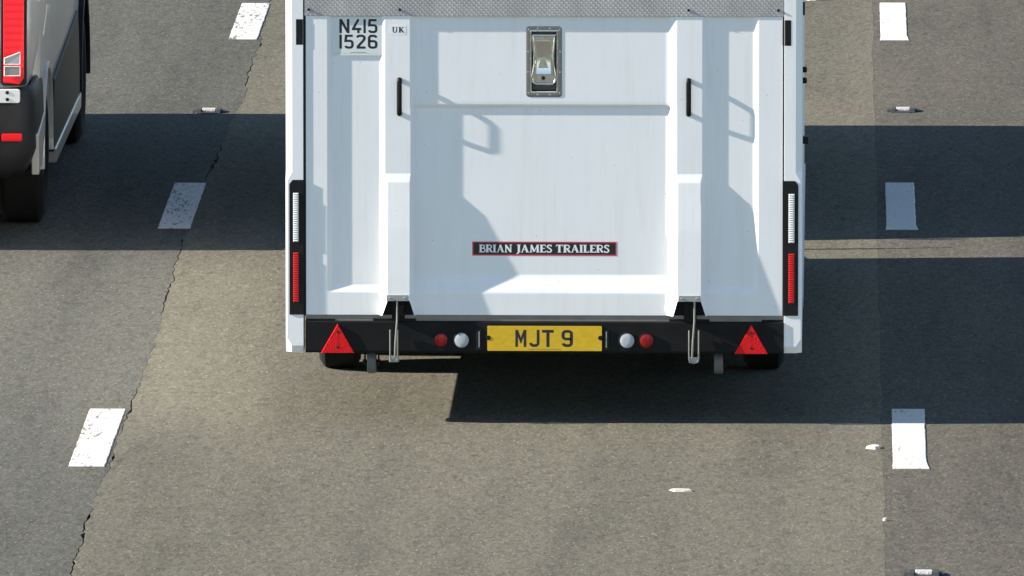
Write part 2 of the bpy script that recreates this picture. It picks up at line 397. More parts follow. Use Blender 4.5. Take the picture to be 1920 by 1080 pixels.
PLATE = {   # block plate characters: (width, strokes)
 'N': (.66, [[(h,0),(h,1)], [(.66-h,0),(.66-h,1)], [(h*1.15,.96),(.66-h*1.15,.04)]]),
 '4': (.64, [[(.45,0),(.45,.38)], [(.46,.99),(.10,.33)], [(.0,.29),(.64,.29)]]),
 '1': (S, [[(h,0),(h,1)]]),
 '5': (.62, [[(.56,1-h),(.12,1-h),(.085,.55),(.30,.56)] + arc(.37,.39,.165,85,0) + arc(.37,.245,.165,0,-90) + [(.25,h)] + arc(.24,.235,.155,-90,-170)]),
 '2': (.62, [arc(.235,.765,.155,170,90) + arc(.37,.755,.165,90,-20) + [(.49,.62),(.10,.13)], [(.04,h),(.60,h)]]),
 '6': (.62, [arc(.38,.76,.155,10,90) + arc(.25,.755,.165,90,180) + arc(.25,.245,.165,180,270) + arc(.37,.245,.165,270,360) + arc(.37,.37,.165,0,90) + [(.10,.535)]]),
 '9': (.62, [[(.62-x, 1-y) for x, y in arc(.38,.76,.155,10,90) + arc(.25,.755,.165,90,180) + arc(.25,.245,.165,180,270) + arc(.37,.245,.165,270,360) + arc(.37,.37,.165,0,90) + [(.10,.535)]]]),
 'M': (.70, [[(h,0),(h,1)], [(.70-h,0),(.70-h,1)], [(h*1.1,.97),(.35,.36),(.70-h*1.1,.97)]]),
 'J': (.62, [[(.53,1)] + arc(.365,.245,.165,0,-90) + [(.25,h)] + arc(.245,.24,.16,-90,-180)]),
 'T': (.62, [[(0,1-h),(.62,1-h)], [(.31,1-h),(.31,0)]]),
}
t_, s_ = .22, .09
def V_(x, a=0, b=1): return ([(x, a), (x, b)], t_)
def Sf(x, y, wd=.36): return ([(x-wd/2, y), (x+wd/2, y)], .075)
SERIF = {
 'B': (.66, [V_(.16), Sf(.12,.04,.28), Sf(.12,.96,.28), ([(.16,.955)] + arc(.36,.745,.20,90,-90) + [(.16,.535)], .115), ([(.16,.53)] + arc(.40,.285,.235,90,-90) + [(.16,.045)], .12)]),
 'R': (.70, [V_(.16), Sf(.16,.04), Sf(.12,.96,.28), ([(.16,.955)] + arc(.38,.72,.225,90,-90) + [(.16,.49)], .12), ([(.36,.50),(.62,.04)], .20), Sf(.64,.04,.16)]),
 'I': (.36, [V_(.18), Sf(.18,.04), Sf(.18,.96)]),
 'A': (.80, [([(.40,.98),(.13,.03)], .10), ([(.38,.98),(.66,.03)], .21), ([(.2,.34),(.56,.34)], .085), Sf(.12,.04,.24), Sf(.66,.04,.28)]),
 'N': (.80, [([(.15,0),(.15,1)], .12), ([(.66,0),(.66,1)], .12), ([(.13,.95),(.67,.05)], .20), Sf(.15,.04,.3), Sf(.66,.96,.3)]),
 'J': (.42, [([(.28,1),(.28,.12),(.20,-.10),(.04,-.17)], [t_, t_, .14, .10]), Sf(.27,.96)]),
 'M': (1.0, [([(.16,0),(.20,1)], .11), ([(.82,1),(.84,0)], .21), ([(.21,.95),(.48,.12)], .20), ([(.48,.10),(.80,.95)], .10), Sf(.15,.04,.3), Sf(.85,.04,.32)]),
 'E': (.60, [V_(.16), Sf(.13,.04,.26), Sf(.13,.96,.26), ([(.16,.945),(.56,.945)], .11), ([(.16,.52),(.48,.52)], .10), ([(.16,.055),(.58,.055)], .11), ([(.55,.98),(.55,.76)], .06), ([(.57,.02),(.57,.25)], .06)]),
 'S': (.56, [(arc(.30,.74,.20,20,200) + [(.30,.53),(.42,.42)] + arc(.27,.25,.215,25,-160), .15), ([(.49,.98),(.49,.74)], .06), ([(.06,.02),(.06,.27)], .06)]),
 'T': (.70, [([(.35,0),(.35,.95)], t_), Sf(.35,.04), ([(.03,.945),(.67,.945)], .11), ([(.05,.98),(.05,.74)], .06), ([(.65,.98),(.65,.74)], .06)]),
 'L': (.58, [V_(.16), Sf(.13,.04,.26), Sf(.16,.96), ([(.16,.055),(.55,.055)], .11), ([(.54,.02),(.54,.27)], .06)]),
 'U': (.76, [([(.18,1)] + arc(.39,.27,.22,180,360) + [(.61,1)], [.2] + [.15]*7 + [.1]), Sf(.18,.96,.34), Sf(.61,.96,.26)]),
 'K': (.74, [V_(.17), Sf(.17,.04,.34), Sf(.17,.96,.34), ([(.20,.46),(.56,.95)], .09), ([(.30,.60),(.62,.04)], .19), Sf(.58,.96,.24), Sf(.64,.04,.24)]),
}
def glyph(table, ch, x, z, height, y, parent, material, width=None, wscale=1.0):
    wd, st = table[ch]; kx = (width / wd) if width else height * wscale
    b = MB(); dy = 0
    for s in st:
        pts, ww = s if isinstance(s, tuple) else (s, S)
        for q in stroke(pts, ww):
            b.add([(x + px*kx, y - dy, z + pz*height) for px, pz in q], [(0, 1, 2, 3)])
        dy += .00004
    # give the character its film thickness at the back edge
    o = b.build('character', material, parent); return wd * kx
def word(table, text, x0, x1, z, height, y, parent, material, sp=.10):
    tot = sum(table[c][0] for c in text) + sp * (len(text) - 1); k = (x1 - x0) / tot; x = x0
    for c in text:
        glyph(table, c, x, z, height, y, parent, material, table[c][0] * k); x += (table[c][0] + sp) * k

# ------------------------------------------------------------------ the trailer
X0, Y0 = -1.287, 68.50
def P(px): return (px - 1020) / 414.6          # rear face measured in the photograph's pixels -> metres
def Q(py): return 1.928 - 0.0024236 * py
T = empty('car_trailer', (X0, Y0, 0), 'white enclosed car trailer with ribbed rear ramp door and yellow plate', 'trailer')

# --- rear door: moulded relief
def rib_out(py):      # how far the ribs stand out from the door frame plane
    pts = [(0, 0), (325, 0), (341, .009), (430, .0225), (518, .031), (562, .034), (600, .034)]
    for (a, u), (b, v) in zip(pts, pts[1:]):
        if py <= b: return u + (v - u) * max(0, (py - a) / (b - a))
    return .034
def sm(t): t = max(0, min(1, t)); return t*t*(3 - 2*t)
def edge_(t):         # straight bevel with small rounded edges
    t = max(0, min(1, t)); return .72 * t + .28 * sm(t)
def col_bp(py):       # column break points across the door at height py
    k = sm((py - 325) / 16.0); fl = max(0, (py - 562) / 28.0)
    e = lambda a, b: a + (b - a) * k
    return [574.5, 615, 624, 713 - 2*fl, e(722, 727) - 10*fl, e(770, 768.5) + 9*fl, 778 + 3*fl, 996.5, 1043.5, 1252 - 2*fl, e(1268, 1270) - 8*fl, e(1317, 1314) + 9*fl, 1324 + 3*fl, 1412, 1421, 1466.5]
seg = [4, 6, 5, 6, 5, 6, 6, 4, 6, 7, 5, 6, 5, 6, 4]
FLAT = (0, 2, 4, 6, 7, 8, 10, 12, 14)
rows_bp = [30, 59, 104, 171, 196, 204, 260, 325, 341, 430, 505, 516, 534, 548, 562, 590]
rseg = [3, 3, 4, 3, 6, 4, 4, 8, 8, 8, 4, 6, 6, 4, 6]
rows = []
for i, n in enumerate(rseg):
    span = rows_bp[i+1] - rows_bp[i]; e_ = min(1.2 / span, .2)
    rows += [rows_bp[i] + span * t for t in sorted(set([k / n for k in range(n)] + [e_, 1 - e_]))]
rows.append(590)
DL, DU, DC, DR = .0094, .0108, .0203, .0100      # recess depths: left, centre upper, centre lower, right
def depth(ci, t, py):
    """ci column segment, t 0..1 inside it -> forward depth (y), negative is proud"""
    out = rib_out(py)
    def bot(a, b): return 1 - edge_((py - a) / (b - a))
    lft = DL * bot(534, 548); rgt = DR * bot(536, 549)
    cen = (DU + (DC - DU) * sm((py - 195) / 9.0)) * bot(515, 549)
    lev = [0, None, lft, None, -out, None, cen, cen, cen, None, -out, None, rgt, None, 0]
    if lev[ci] is not None: return lev[ci]
    return lev[ci-1] + (lev[ci+1] - lev[ci-1]) * edge_(t)
vs, fs, cols = [], [], [(i, t) for i, n in enumerate(seg) for t in sorted(set([k / n for k in range(n)] + ([.03, .97] if i in FLAT else [])))] + [(len(seg)-1, 1.0)]
for py in rows:
    bp = col_bp(py)
    for ci, t in cols:
        vs.append((P(bp[ci] + (bp[ci+1] - bp[ci]) * t), depth(ci, t, py), Q(py)))
nc = len(cols)
for r in range(len(rows) - 1):
    for c in range(nc - 1):
        if rows[r] >= 561.9 and cols[c][0] in (4, 10): continue
        if 58.9 < rows[r] < 170.9 and cols[c][0] == 7: continue        # opening for the latch dish     # latch notches at the foot of the ribs
        fs.append((r*nc + c, r*nc + c + 1, (r+1)*nc + c + 1, (r+1)*nc + c))
b = MB(); b.add(vs, fs)
me = bpy.data.meshes.new('rear_door'); me.from_pydata(b.v, [], b.f); me.update()
bm = bmesh.new(); bm.from_mesh(me)
be = [e for e in bm.edges if len(e.link_faces) == 1]
ex = bmesh.ops.extrude_edge_only(bm, edges=be)
for v in [g for g in ex['geom'] if isinstance(g, bmesh.types.BMVert)]: v.co.y = 0.055
bmesh.ops.delete(bm, geom=[v for v in bm.verts if not v.link_faces], context='VERTS')
bmesh.ops.recalc_face_normals(bm, faces=bm.faces)
bm.to_mesh(me); bm.free(); me.set_sharp_from_angle(angle=R(40))
for p in me.polygons: p.use_smooth = True
me.materials.append(M['white'])
door = bpy.data.objects.new('rear_door', me); C.objects.link(door); door.parent = T

def grab_handle(px):
    x = P(px); zt, zb = Q(146), Q(215)
    path = [(x, .002, zt - .008), (x, -.006, zt - .008), (x, -.0125, zt - .018), (x, -.0145, zt - .032), (x, -.0145, zb + .032), (x, -.0125, zb + .016), (x, -.006, zb + .006), (x, .002, zb + .006)]
    fine = []
    for a, c in zip(path, path[1:]):
        for k in range(3): fine.append(tuple(a[i] + (c[i] - a[i]) * k / 3 for i in range(3)))
    fine.append(path[-1]); bb = MB()
    # flat strap section, rounded
    bb.tube([(x, y * 5.8, z) for x, y, z in fine], .0115, 12)
    bb.v = [(vx, vy / 5.2, vz) for vx, vy, vz in bb.v]
    o = bb.build('grab_handle', M['black_plastic'], door, 0, True)
    return o
grab_handle(749.5); grab_handle(1290.5)

# maker's strip
bx0, bx1, bz0, bz1 = P(885.5), P(1156), Q(479.5), Q(453)
cy = DC
strip = box('name_strip', M['sign_red'], door, bx0, bx1, cy - .0006, cy + .002, bz0, bz1)
box('strip_field', M['sign_black'], strip, bx0 + .006, bx1 - .006, cy - .0008, cy - .00065, bz0 + .0065, bz1 - .006)
for text, a, c in (('BRIAN', 898.5, 960), ('JAMES', 967.5, 1035), ('TRAILERS', 1042, 1142.5)):
    word(SERIF, text, P(a), P(c), Q(473.3), .0355, cy - .001, strip, M['sign_white'], .04)

# white plate in the left recess
yp = DL - .0042
pl = box('number_plate', M['plate_white'], T, P(624.5), P(719.5), yp, yp + .004, Q(101), Q(31.5), bevel=.001)
pl['label'] = 'white two-line plate in the left recess of the door'
box('plate_lip', M['plate_white'], pl, P(625), P(718.5), yp - .0005, yp + .006, Q(104), Q(101.2))
for ch, a, c in (('N', 637.2, 656), ('4', 660.5, 678), ('1', 682.2, 686.6), ('5', 690.6, 708.5)): glyph(PLATE, ch, P(a), Q(62.3), Q(36) - Q(62.3), yp - .00012, pl, M['ink'], P(c) - P(a))
for ch, a, c in (('1', 637.2, 641.8), ('5', 646.3, 664), ('2', 668.3, 686.6), ('6', 690.4, 708.6)): glyph(PLATE, ch, P(a), Q(91.5), Q(65.2) - Q(91.5), yp - .00012, pl, M['ink'], P(c) - P(a))
box('maker_line', M['ink'], pl, P(658), P(688), yp - .0002, yp - .00005, Q(98.9), Q(98.2))
# UK letters on the rib
uk = box('country_sticker', M['white'], T, P(733), P(762), -.0004, .0004, Q(65), Q(47)); uk['label'] = 'small pale sticker with the letters UK'
for ch, a, c in (('U', 735.5, 746.5), ('K', 748, 758.5)): glyph(SERIF, ch, P(a), Q(61), Q(50.5) - Q(61), -.0005, uk, M['ink'], P(c) - P(a))

# recessed lever latch
ly = DU
def ring(outer, inner, y0, y1):
    bb = MB(); n = len(outer)
    bb.add([(x, y0, z) for x, z in outer] + [(x, y0, z) for x, z in inner] + [(x, y1, z) for x, z in inner] + [(x, y1, z) for x, z in outer],
           [(i, (i+1) % n, (i+1) % n + n, i+n) for i in range(n)] + [(i+n, (i+1) % n + n, (i+1) % n + 2*n, i+2*n) for i in range(n)] + [(i, i+3*n, (i+1) % n + 3*n, (i+1) % n) for i in range(n)])
    return bb
lt = ring(rrect(P(986.5), P(1053.5), Q(181.5), Q(49), .014), rrect(P(995.5), P(1044.5), Q(172), Q(57.5), .008), ly - .0014, ly + .001).build('latch', M['dull_steel'], T, .0015, True)
lt['label'] = 'recessed steel lever latch in the middle of the door'
# rolled inner lip
ring(rrect(P(993.5), P(1046.5), Q(174), Q(55.8), .009), rrect(P(996), P(1044), Q(171.5), Q(58), .008), ly - .0022, ly - .0012).build('lip', M['steel'], lt, .001, True)
bb = MB(); pts = rrect(P(995.8), P(1044.2), Q(171.8), Q(58), .008); n = len(pts); lb = ly + .026
bb.add([(x, ly - .0008, z) for x, z in pts] + [(P(1020) + (x - P(1020)) * .9, lb, Q(115) + (z - Q(115)) * .95) for x, z in pts], [(i, (i+1) % n, (i+1) % n + n, i + n) for i in range(n)] + [tuple(range(n, 2*n))])
bb.build('dish', mat('dish_steel', (0.10, 0.095, 0.09), 0.42, 0.85), lt)
lf = ly; ly = ly + .0155
wst = [(66, 998, 1040), (78, 999.5, 1039), (100, 1001.5, 1037.5), (118, 1002, 1037), (134, 1000, 1039), (146, 997, 1042), (153, 999, 1040.5), (157, 1005, 1035)]
left = [(P(a), Q(y)) for y, a, c in wst]; right = [(P(c), Q(y)) for y, a, c in wst]
outl = left + right[::-1]
loop = [(x, ly - .013, z) for x, z in outl]; loop.append(loop[0])
bb = MB(); bb.tube(loop, .0058, 10); bb.build('lever_frame', M['steel'], lt, 0, True)
bb = MB()
inn = [(P(1019) + (x - P(1019)) * .94, Q(108) + (z - Q(108)) * .95) for x, z in outl]
bb.prism_xz(inn, ly - .0125, ly - .007); bb.build('lever', M['steel'], lt, .001)
bb = MB(); nr = 14; vs_ = []
for k in range(nr + 1):      # dished blade: hollow across its length so that it mirrors road above and sky below
    t = k / nr; yy = ly - .0205 + .0065 * math.sin(PI * t) ** 0.9; py_ = 76.5 + 61.5 * t; wd_ = 13.8 - 1.2 * math.sin(PI * t)
    vs_ += [(P(1019.2 - wd_), yy, Q(py_)), (P(1019.2), yy + .0012, Q(py_)), (P(1019.2 + wd_), yy, Q(py_)), (P(1019.2 + wd_), ly - .0127, Q(py_)), (P(1019.2 - wd_), ly - .0127, Q(py_))]
bb.add(vs_, [(k*5+a, k*5+(a+1) % 5, (k+1)*5+(a+1) % 5, (k+1)*5+a) for k in range(nr) for a in range(5)] + [(0,1,2,3,4), tuple(nr*5+a for a in (4,3,2,1,0))])
bb.build('pressed_plate', M['steel'], lt, 0, True)
bb = MB(); bb.prism_xz([(P(1008), Q(127)), (P(1012), Q(112)), (P(1020), Q(109)), (P(1024), Q(112)), (P(1029), Q(127))], ly - .0195, ly - .0135); bb.build('thumb_catch', M['steel'], lt, .002)
bb = MB(); bb.lathe([(-.0006, .009), (0, .009)], (P(1018.5), ly - .0132, Q(146)), 'y', 16); bb.build('keyhole', M['sign_black'], lt)
for a in (1000, 1033):
    bb = MB(); bb.tube([(P(a - 2), ly - .012, Q(66)), (P(a + 9), ly - .012, Q(66))], .0062, 10); bb.build('hinge_pin', M['steel'], lt, 0, True)
for a, c in ((991, 56), (1049, 56), (990, 97), (1050, 97), (990, 135), (1050, 135), (991, 174), (1049, 174), (1008, 177), (1031, 177), (1008, 53.3), (1031, 53.3)):
    bb = MB(); bb.lathe([(-.0009, .0012), (-.0007, .0032), (0, .0042)], (P(a), lf - .0013, Q(c)), 'y', 10); bb.build('rivet', M['steel'], lt, 0, True)

# --- tread plate and upper door
tp = box('tread_plate', M['tread'], T, P(571.5), P(1468), -.003, .05, Q(29.6), Q(-60))
bb = MB(); rw = 0; z = Q(27)
while z < Q(-58):
    x = P(576) + (.011 if rw % 2 else 0)
    while x < P(1465):
        s = 1 if (int(round((x - P(576)) / .011)) + rw) % 2 else -1
        a = R(45) * s; c, n_ = math.cos(a), math.sin(a); l, w_ = .0078, .0028
        bb.add([(x + l*c, -.0031, z + l*n_), (x - w_*n_, -.0031, z + w_*c), (x - l*c, -.0031, z - l*n_), (x + w_*n_, -.0031, z - w_*c), (x, -.0046, z)], [(0,1,4), (1,2,4), (2,3,4), (3,0,4)])
        x += .022
    z += .011; rw += 1
pp = bb.build('tread_pattern', M['tread'], tp); pp['kind'] = 'stuff'
for a in (580, 750, 1290, 1458):
    bb = MB(); bb.lathe([(-.006, .002), (-.005, .005), (0, .0065)], (P(a), -.0032, Q(18)), 'y', 12); bb.build('bolt', M['black_plastic'], tp, 0, True)
ud = box('upper_door', M['white'], T, P(574.5), P(1466.5), -.001, .05, Q(-61.5), 2.28, bevel=.006)

# --- corner posts (left and right), lofted
def post(sgn):
    xi, xo = (P(569.5), P(536.5)) if sgn < 0 else (P(1469.5), P(1503.0))
    k = -sgn   # direction towards the inside
    b = MB(); ch = 11.5 / 414.6
    lv = [(2.30, ch, .05), (Q(322), ch, .05), (Q(338), .0065, .010), (Q(634), .0045, .008), (Q(648), .024, .012), (Q(661), .026, .030)]
    vs = []
    for i, (z, cx, cyy) in enumerate(lv):
        yb = -.004 if i <= 4 else .012
        xin = xi
        xout = xo
        if i >= 4: vs += [(xin, yb, z), (xout + k*(.026 if i == 4 else .026), yb, z), (xout, yb + .022, z), (xout, .16, z), (xin, .16, z)]
        else: vs += [(xin, yb, z), (xout + k*cx, yb, z), (xout, yb + cyy, z), (xout, .16, z), (xin, .16, z)]
    n = 5
    fs = [tuple(range(5)), tuple(len(vs) - 5 + i for i in range(5))]
    for i in range(len(lv) - 1):
        for j in range(n): fs.append((i*n+j, i*n+(j+1) % n, (i+1)*n+(j+1) % n, (i+1)*n+j))
    b.add(vs, fs)
    o = b.build('corner_post', M['white'], T, .0012)
    # hinge block
    a, c = (556, 569.2) if sgn < 0 else (1469.8, 1482)
    hb = box('door_hinge', M['black_plastic'], T, P(a), P(c), -.0046, .012, Q(84), Q(36), bevel=.0015)
    bb = MB(); xm = P(569.4) + .004 if sgn < 0 else P(1469.6) - .004
    bb.tube([(xm, .002, Q(83)), (xm, .002, Q(37))], .006, 10); bb.build('hinge_pin', M['black'], hb, 0, True)
    # tail lamp cluster
    a, c = (543, 570) if sgn < 0 else (1468.5, 1496)
    po = [(P(a), Q(590)), (P(c), Q(590)), (P(c), Q(345 if sgn > 0 else 337)), (P(c - (6 if sgn > 0 else 0)), Q(337)), (P(a + (6 if sgn < 0 else 0)), Q(337)), (P(a), Q(345 if sgn < 0 else 337))]
    bb = MB(); bb.prism_xz(po, -.0075, .004); tl = bb.build('tail_lamp', M['black_plastic'], T, .0025)
    a, c = (550, 560.5) if sgn < 0 else (1477.5, 1489)
    for (y0, y1, mt_, nm) in ((361, 453, 'led_clear', 'indicator_strip'), (473, 566, 'led_red', 'brake_strip')):
        bb = MB(); bb.box(P(a), P(c), -.0085, -.0076, Q(y1), Q(y0)); nn = 22
        for q in range(nn):
            za, zb_ = Q(y1) + (Q(y0) - Q(y1)) * (q + .12) / nn, Q(y1) + (Q(y0) - Q(y1)) * (q + .82) / nn
            bb.add([(P(a) + .002, -.0086, za), (P(c) - .002, -.0086, za), (P(c) - .002, -.0086, zb_), (P(a) + .002, -.0086, zb_), (P(a) + .006, -.0120, (za+zb_)/2), (P(c) - .006, -.0120, (za+zb_)/2)],
                   [(0,1,5,4), (2,3,4,5), (0,4,3), (1,2,5)])
        bb.build(nm, M[mt_], tl)
post(-1); post(1)
# door seals in the gap beside the door
for a, c in ((569.8, 574.3), (1466.7, 1469.3)): box('door_seal', M['seal'], T, P(a), P(c), .006, .05, Q(592), 2.28)

# --- ledge, light board and its lamps
led = box('rear_sill', M['ledge'], T, P(573.5), P(1467.5), .004, .10, Q(601.5), Q(590.5))
for a, c, z0_, z1_ in ((574, 628, 603, 598), (700, 780, 604, 597), (1255, 1330, 604, 597), (1428, 1467, 603, 598)):
    box('sill_bracket', M['black'], T, P(a), P(c), -.002, .0038, Q(z0_), Q(z1_))
board = MB(); board.prism_yz([(-.004, Q(661)), (-.008, Q(657)), (-.008, Q(604)), (-.002, Q(601.8)), (.09, Q(601.8)), (.09, Q(661))], P(573), P(1468)); board = board.build('light_board', M['black'], T)
def prism_lamp(pts, label=None):
    bb = MB(); n = len(pts); cx_ = sum(p[0] for p in pts)/n; cz_ = sum(p[1] for p in pts)/n
    bb.add([(x, -.0085, z) for x, z in pts] + [(cx_ + (x-cx_)*.965, -.016, cz_ + (z-cz_)*.965) for x, z in pts],
           [tuple(range(n-1, -1, -1)), tuple(range(n, 2*n))] + [(i, (i+1) % n, (i+1) % n + n, i+n) for i in range(n)])
    return bb.build('triangle_reflector', M['reflector'], T)
for cx_, ty in ((633.5, 607), (1408.5, 606.5)):
    tr = prism_lamp([(P(cx_), Q(ty)), (P(cx_ - 31.5), Q(661.5)), (P(cx_ + 31.5), Q(661.5))])
    for yy in (621.5, 650.5):
        bb = MB(); bb.lathe([(-.0008, .005), (-.0006, .0066), (0, .0068)], (P(cx_), -.0161, Q(yy)), 'y', 12); bb.build('screw', M['sign_black'], tr)
    bb = MB(); bb.box(P(cx_) - .0012, P(cx_) + .0012, -.0163, -.0161, Q(647), Q(626)); bb.build('moulding_line', M['led_red'], tr)
for cx_, mt_, nm, r_ in ((827, 'red_lens', 'fog_lamp', 13.2), (865.5, 'clear_lens', 'reversing_lamp', 14.4), (1175.5, 'clear_lens', 'reversing_lamp', 14.4), (1212, 'red_lens', 'fog_lamp', 13.6)):
    r = r_ / 414.6; bb = MB()
    bb.lathe([(-.0165, .0005), (-.0163, r*.4), (-.0155, r*.75), (-.0135, r*.94), (-.0085, r)], (P(cx_), 0, Q(637)), 'y', 28)
    lo = bb.build(nm, M[mt_], T, 0, True)
    bb = MB(); bb.lathe([(-.0145, r*1.005), (-.0145, r*1.09), (-.0085, r*1.12)], (P(cx_), 0, Q(637)), 'y', 28, cap=False); bb.build('bezel', M['black_plastic'], lo, 0, True)
yl = MB(); nt_ = []
x0_, x1_, z0_, z1_ = P(914), P(1128.5), Q(656.5), Q(610); rr_ = .004
def notch(x, s):   # half-moon screw notch in the plate's end
    return [(x - s * .009 * math.cos(a), Q(632) + .010 * math.sin(a)) for a in [PI/2 * q / 4 for q in range(-4, 5)]]
yl.prism_xz(rrect(x0_, x1_, z0_, z1_, rr_, 3), -.014, -.0085)
yp_ = yl.build('number_plate', M['yellow'], T); yp_['label'] = 'yellow rear number plate reading MJT 9'
for ch, a, c in (('M', 966.5, 987), ('J', 992.5, 1012), ('T', 1016.5, 1038.5), ('9', 1053, 1074.5)): glyph(PLATE, ch, P(a), Q(649), Q(617) - Q(649), -.01412, yp_, M['ink'], P(c) - P(a))
box('maker_line', M['ink'], yp_, P(990), P(1052), -.0142, -.01405, Q(653.8), Q(653.2))
for a in (916, 1126):
    bb = MB(); bb.lathe([(-.0012, .006), (-.001, .0105), (0, .011)], (P(a), -.0141, Q(632)), 'y', 14); bb.build('screw', M['black_plastic'], yp_)
for a in (898.5, 1137):
    o = box('plate_lamp', M['black_plastic'], T, P(a - 5), P(a + 5), -.0125, -.0085, Q(655), Q(616), bevel=.002)
    box('lamp_edge', M['galv'], o, P(a - 1), P(a + 1), -.0133, -.0126, Q(650), Q(620))

# --- door fasteners under the ribs
def fastener(cx_, hx, lx0, lx1):
    f = MB(); yb = -.034
    cp = MB(); cp.add([(P(cx_ - 19.5), yb - .004, Q(551)), (P(cx_ + 20), yb - .004, Q(551)), (P(cx_ + 21), yb - .004, Q(562.5)), (P(cx_ - 20.5), yb - .004, Q(562.5)),
                       (P(cx_ - 19.5), .02, Q(551)), (P(cx_ + 20), .02, Q(551)), (P(cx_ + 21), .02, Q(562.5)), (P(cx_ - 20.5), .02, Q(562.5))],
                      [(0,1,2,3), (4,7,6,5), (0,4,5,1), (1,5,6,2), (2,6,7,3), (3,7,4,0)])
    o = cp.build('rib_cap', M['galv'], T, .0015); 
    for a in (-14, 14):
        bb = MB(); bb.lathe([(-.003, .002), (-.002, .005), (0, .0055)], (P(cx_ + a), yb - .0042, Q(556.5)), 'y', 10); bb.build('rivet', M['steel'], o, 0, True)
    t = MB(); t.tube([(P(hx), -.026, Q(563)), (P(hx), -.028, Q(600)), (P(hx - 3), -.036, Q(640)), (P(hx - 4), -.034, Q(668))], .0048, 10)
    o = t.build('door_fastener', M['rod'], T, 0, True)
    u = MB(); xa, xb = P(lx0), P(lx1); zt, zb = Q(617), Q(676)
    path = [(xb, -.020, zt), (xb, -.026, zb + .012)] + [((xa+xb)/2 + (xb-xa)/2*math.cos(a), -.026, zb + .012 + (xb-xa)/2*math.sin(a)*.8) for a in [-PI*k/8 for k in range(1, 8)]] + [(xa, -.026, zb + .012), (xa, -.020, zt)]
    u.tube(path, .0038, 8); u.build('hasp', M['rod'], o, 0, True)
    bb = MB(); bb.box(P((lx0+lx1)/2 - 9), P((lx0+lx1)/2 + 9), -.022, -.008, Q(678), Q(668)); bb.build('foot', M['galv'], o, .002)
    bb = MB(); bb.box(P(cx_ - 10), P(cx_ + 14), .0, .016, Q(600), Q(566)); bb.box(P(cx_ + 3), P(cx_ + 12), -.026, .0, Q(592), Q(570)); bb.build('mounting', M['black'], o, .002)
fastener(745, 745, 732, 746)
fastener(1292, 1302, 1292, 1310)
for a, c in ((708, 786), (1252, 1326)): box('notch_back', M['black'], T, P(a), P(c), .018, .05, Q(590), Q(556))

# --- rear rollers under the frame
for cx_ in (696, 1347):
    r = .055; x = P(cx_); bb = MB()
    bb.lathe([(-.0205, r*.35), (-.0205, r*.9), (-.016, r), (.016, r), (.0205, r*.9), (.0205, r*.35)], (x, .10, Q(705) + r), 'x', 24); o = bb.build('roller', mat('roller_grey', (0.12, 0.125, 0.13), 0.5), T, 0, True)
    bb = MB()
    for s in (-1, 1): bb.box(x + s*.031 - .003, x + s*.031 + .003, .06, .15, Q(690), Q(655))
    bb.tube([(x - .04, .10, Q(705) + r), (x + .04, .10, Q(705) + r)], .008, 8)
    bb.build('roller_bracket', M['black'], o)

# --- body: side walls, roof, nose, floor, chassis
LEN = 6.12
hw = (P(1503) - P(536.5)) / 2; xc = (P(1503) + P(536.5)) / 2
for s in (-1, 1):
    xo = xc + s * hw; xi_ = xo - s * .028
    b = MB(); b.prism_yz([(.1602, .33), (LEN - .25, .33), (LEN, .55), (LEN, 1.75), (LEN - .35, 2.10), (LEN - 1.2, 2.30), (.1602, 2.30)], min(xo, xi_), max(xo, xi_))
    sd = b.build('side_wall', M['white_side'], T, .006)
    rub = MB(); rub.box(min(xo, xo + s*.006), max(xo, xo + s*.006), .3, LEN - .4, .50, .54); rub.build('rubbing_strip', M['galv'], sd)
# small fittings along the right side wall
xr = xc + hw
for yy, zz, r_, nm in ((.9, 1.52, .014, 'side_marker'), (.9, 1.47, .014, 'side_marker')):
    bb = MB(); bb.lathe([(-.004, r_), (.014, r_), (.020, r_*.6)], (xr, yy, zz), 'x', 14); bb.build(nm, M['black_plastic'], T, 0, True)
box('side_catch', M['black_plastic'], T, xr + .0005, xr + .026, 1.1, 1.14, 1.155, 1.19, bevel=.003)
box('side_catch', M['black_plastic'], T, xr + .0005, xr + .010, .6, .63, 1.80, 1.86, bevel=.002)
bb = MB(); xl = xc - hw; bb.box(xl - .016, xl - .0005, 1.3, 1.4, 1.18, 1.24); bb.build('side_catch', M['galv'], T, .003)
b = MB(); b.prism_yz([(.0, 2.3015), (LEN - 1.2, 2.3015), (LEN - .35, 2.1015), (LEN - .02, 1.77), (LEN - .02, .57), (LEN - .05, .57), (LEN - .05, 1.75), (LEN - .37, 2.07), (LEN - 1.22, 2.27), (0, 2.27)][::-1], xc - hw + .029, xc + hw - .029)
b.build('roof', M['white_side'], T)
box('floor_deck', M['black'], T, xc - hw + .03, xc + hw - .03, .102, LEN - .06, .60, .64)
ch_ = MB()
for x in (-.62, .62): ch_.box(xc + x - .03, xc + x + .03, .105, LEN - .3, .46, .598)
for y in (1.0, 2.0, 3.4, 5.0): ch_.box(xc - .95, xc + .95, y, y + .05, .50, .592)
ch_.build('chassis', M['black'], T)
